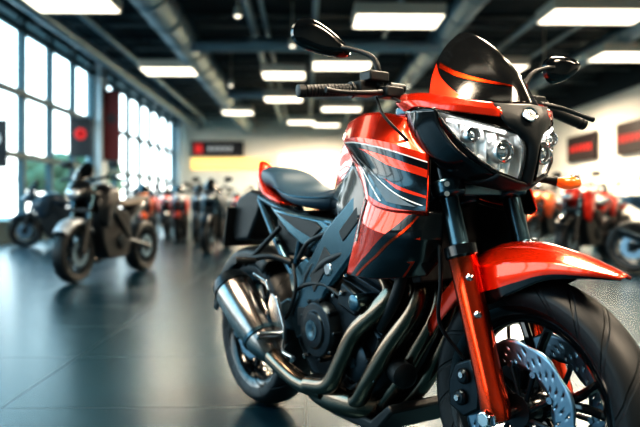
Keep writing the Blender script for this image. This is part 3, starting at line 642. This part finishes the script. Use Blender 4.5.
b=MB(); b.box(((X0+X1)/2,Y0-.1,ZC/2),(X1-X0,.2,ZC)); st_(b.make('wall_front',[mat('grey_wall',(.17,.22,.24),0,.7,bscale=3)]))
b=MB(); b.box((X1+.1,14.5,2.2),(.2,39,4.4)); b.box((X1+.1,14.5,4.85),(.2,39,.9),mi=1); st_(b.make('wall_right',[WALLW,CEIL]))
b=MB(); b.box((X0-.1,14.5,.2),(.25,39,.4)); b.box((X0-.1,14.5,ZC-.1),(.25,39,.4))
st_(b.make('wall_left',[STL]))
ys=[-4.0,8.4,20.8,33.4]
for i,yy in enumerate(ys):
    b=MB(); b.box((X0+.05,yy,ZC/2),(.45,.7,ZC)); st_(b.make('trim_%d'%(i+1),[mat('pillar_paint',(.42,.50,.54),0,.6)]))
for i in range(3):
    b=MB(); ya=ys[i]+.35; yb=ys[i+1]-.35
    for z in(.42,1.9,3.3,4.75,5.1): b.box((X0,(ya+yb)/2,z),(.14,yb-ya,.13 if z>.5 else .1))
    for k in range(8): b.box((X0,ya+(yb-ya)*k/7,2.8),(.16,.14,4.8))
    st_(b.make('window_%d'%(i+1),[STL]))
for i in range(13):
    b=MB(); yy=4+i*2.4; b.box(((X0+X1)/2,yy,5.0),(X1-X0,.12,.05)); b.box(((X0+X1)/2,yy,5.25),(X1-X0,.12,.05))
    n=16
    for k in range(n):
        xa=X0+(X1-X0)*k/n; xb=X0+(X1-X0)*(k+1)/n
        b.tube([(xa,yy,5.0 if k%2 else 5.25),(xb,yy,5.25 if k%2 else 5.0)],.022,n=6)
    o=b.make('trim_%d'%(20+i),[mat('beam_paint',(.10,.14,.16),.3,.5)]); st_(o)
def duct(pts,r,label,m=DUCT):
    b=MB(); b.tube(pts,r,n=20,res=4)
    L=sum((V(pts[i+1])-V(pts[i])).length for i in range(len(pts)-1))
    if len(pts)==2 and r>.15:
        d=(V(pts[1])-V(pts[0])).normalized()
        for k in range(int(L/1.5)): b.rev([(-.02,r),(-.02,r*1.08),(.02,r*1.08),(.02,r)],V(pts[0])+d*(.5+1.5*k),d,n=20,cap=False)
    b.make('ceiling_duct',[m],label=label,category='duct')
duct([(-2.9,3,4.72),(-2.9,33.8,4.72)],.36,'round grey metal ventilation duct under the ceiling')
duct([(3.2,3,4.8),(3.2,33.8,4.8)],.28,'round grey metal ventilation duct under the ceiling')
for x,z,r in((-4.8,4.9,.10),(-5.4,4.7,.16),(-1.2,4.85,.09),(-.9,4.85,.05),(.2,4.85,.07),(1.9,4.9,.06),(5.0,4.85,.08),(6.2,4.88,.05)):
    duct([(x,3,z),(x,33.8,z)],r,'thin metal pipe running under the ceiling')
duct([(7.4,3,4.75),(7.4,33.8,4.75)],.22,'grey metal pipe running under the ceiling')
for yy in(9.5,16,23): duct([(-2.9,yy,4.55),(0,yy,4.57),(3.2,yy,4.55)],.17,'grey metal branch duct crossing under the ceiling')
LM=mat('lamp_diffuser',(1,1,1),emit=(1,.89,.70),es=2.2); LF=mat('lamp_casing',(.6,.57,.5),.0,.5)
def panel(x,y,w=1.6,d=1.0,power=0,z=4.3):
    e=empty('ceiling_light',(x,y,z),0,'white rectangular pendant light panel hanging from the ceiling','lamp','pendant light panels')
    b=MB(); b.box((0,0,.13),(w,d,.22)); b.make('lamp_casing',[LF],e,bevel=.01)
    b=MB(); b.box((0,0,.008),(w-.08,d-.08,.02)); b.make('lamp_diffuser',[LM],e)
    for a in(-.4,.4):
        b=MB(); b.tube([(a*w,0,.22),(a*w,0,5.3-z)],.008,n=6); b.make('suspension_cable',[MATTE],e)
    if power:
        L=bpy.data.lights.new('panel_light','AREA'); L.shape='RECTANGLE'; L.size=w*.9; L.size_y=d*.9; L.energy=power; L.color=(1,.82,.62)
        o=bpy.data.objects.new('panel_light',L); COL.objects.link(o); o.location=(x,y,z-.03)
for x,y,w,p in((-4.1,12,1.5,0),(1.75,13,1.7,300),(5.4,12.6,1.9,500),(.9,17.2,1.5,0),(4.9,17.5,1.5,450),(-.75,22.7,1.3,250),(1.3,25,1.5,0),(-3.6,18,1.4,120),(-.2,29,1.2,0),(.9,30,1.2,1000),(3.8,22.5,1.4,0),(6.8,22.5,1.4,800),(3.6,28,1.3,0),(-2.6,26,1.2,250),(-.6,18.5,1.2,0),(7.6,16,1.5,0)):
    panel(x,y,w,1.0,p)
panel(-1.4,1.2,1.8,1.2,190); panel(1.8,3.4,1.8,1.2,260); panel(-3.6,5.5,1.8,1.2,0); panel(2.4,-.8,1.8,1.2,320); panel(5.2,4.5,1.8,1.2,170); panel(5.2,0,1.8,1.2,170)  # out-of-view panels, added as key lights for the hero bike
for x,y,z in((-.9,8,3.9),(-1.3,13,4.4),(6,17,4.2),(-.3,15,4.3),(3,20,4.3),(-2.2,20,4.3),(7.5,13,4.2),(-3.4,10,4.2),(2.6,9,4.3),(3.9,10.5,4.3)):
    e=empty('spotlight',(x,y,z),0,'small round pendant spotlight','lamp','small spotlights')
    b=MB(); b.rev([(0,.06),(.02,.09),(.16,.07),(.2,.02)],(0,0,0),(0,0,1),n=20); b.make('lamp_shade',[LF],e)
    b=MB(); b.ball((0,0,.02),(.07,.07,.05)); b.make('bulb',[LM],e)
    b=MB(); b.tube([(0,0,.2),(0,0,5.3-z)],.02,n=8); b.make('lamp_stem',[LF],e)
SB=mat('sign_black',(.015,.015,.018),0,.4); SR=mat('sign_red',(.6,.02,.02),0,.4,emit=(.8,.03,.02),es=.3); SDR=mat('sign_dark',(.02,.012,.014),0,.4); SW=mat('sign_white',(.6,.6,.6),0,.5,emit=(1,1,1),es=.2); SY=mat('sign_yellow',(.85,.6,.2),0,.5,emit=(1,.66,.18),es=.95); PGLOW=mat('pale_glow',(.8,.7,.45),0,.5,emit=(1,.80,.48),es=.9)
def sign(x,y,z,w,h,base,marks,label,rz=0):
    e=empty('sign',(x,y,z),rz,label,'sign')
    b=MB(); b.box((0,0,0),(w,.06,h)); b.make('sign_board',[base],e,bevel=.01)
    for mx,mz,mw,mh,mm in marks:
        b=MB(); b.box((mx*w,-.036,mz*h),(mw*w,.012,mh*h)); b.make('sign_marking',[mm],e)
sign(-4.4,33.9,3.6,2.6,.75,SB,[(-.36,0,.16,.65,SR)]+[(-.15+i*.1,0,.05,.3,SW) for i in range(5)],'black wall sign with a red square and white lettering')
sign(-3.7,33.9,2.85,4.0,.55,SY,[],'wide yellow wall sign panel')
sign(.9,33.9,2.6,4.6,1.5,PGLOW,[],'pale yellow glowing panel standing in for warm glow on the back wall')  # emissive board added to paint the pale-yellow glow on the back wall
LT=[(-.34+i*.135,0,.05,.24,SR) for i in range(6)]
sign(9.87,24.2,2.85,2.5,.95,SDR,LT,'dark wall sign with red lettering',-pi/2)
sign(9.87,28.6,2.85,2.4,.95,SDR,LT,'dark wall sign with red lettering',-pi/2)
sign(9.87,20.3,2.85,2.2,1.0,SDR,LT,'dark wall sign with red lettering',-pi/2)
def banner(x0,y,z,w,h,m1,m2,label):
    e=empty('banner',(x0+w/2,y,z),0,label,'banner')
    b=MB(); b.box((0,0,0),(w,.02,h)); b.make('banner_cloth',[m1],e)
    b=MB(); b.rev([(0,w*.26),(.012,w*.26),(.012,w*.12),(0,w*.12)],(0,-.01,.1*h),(0,-1,0),n=24); b.make('banner_emblem',[m2],e)
    for q in(-1,1):
        b=MB(); b.tube([(-w/2-.02,0,q*h/2),(w/2,0,q*h/2)],.02,n=8); b.make('banner_rod',[MATTE],e)
banner(-6.33,18.3,2.6,.62,1.0,SB,SR,'black wall-mounted banner with a red ring emblem')
banner(-6.12,20.7,3.2,.50,2.1,mat('banner_red',(.10,.012,.012),0,.7),SB,'tall dark red banner mounted on a pillar')
banner(-6.33,13.4,2.0,.50,.9,SB,SW,'black wall-mounted banner with a white ring emblem')
e=empty('reception_counter',(1.2,31.5,0),0,'pale reception counter with a dark top','counter')
b=MB(); b.box((0,0,.5),(5,.8,1.0)); b.make('counter_body',[mat('cream_panel',(.6,.5,.35),0,.5)],e,bevel=.02)
b=MB(); b.box((0,0,1.03),(5.2,1.0,.06)); b.make('counter_top',[SB],e,bevel=.01)
b=MB(); b.box((-26,15,-.15),(39,80,.1)); o=b.make('ground_outside',[mat('pavement',(.28,.27,.25),0,.9)],kind='structure')
for i,(x,y,h) in enumerate(((-16,26,4),(-20,34,5),(-14,42,4.5),(-18,48,5),(-15,17,3.5),(-17,56,5),(-22,64,6))):
    e=empty('tree',(x,y,-.1),0,'leafy green tree standing outside the windows','tree','trees outside')
    b=MB(); b.tube([(0,0,0),(0,0,h*.6)],.15,n=8); b.make('trunk',[mat('bark',(.08,.06,.04),0,.9)],e)
    b=MB()
    for k in range(9): b.ball((random.uniform(-1,1),random.uniform(-1,1),h*.6+random.uniform(-.6,1)),(1.0,1.0,.8),n=12)
    b.make('foliage',[mat('leaf',(.10,.13,.08),0,.9)],e)
w=bpy.data.worlds.new('world'); SC.world=w; w.use_nodes=True; nt=w.node_tree; bg=nt.nodes['Background']
tc=nt.nodes.new('ShaderNodeTexCoord'); sp=nt.nodes.new('ShaderNodeSeparateXYZ'); rp=nt.nodes.new('ShaderNodeValToRGB')
nt.links.new(tc.outputs['Generated'],sp.inputs[0]); nt.links.new(sp.outputs[2],rp.inputs[0]); nt.links.new(rp.outputs[0],bg.inputs[0])
rp.color_ramp.elements[0].position=0; rp.color_ramp.elements[0].color=(.90,.93,.90,1); rp.color_ramp.elements[1].position=.5; rp.color_ramp.elements[1].color=(.28,.70,.95,1)
bg.inputs[1].default_value=4.2
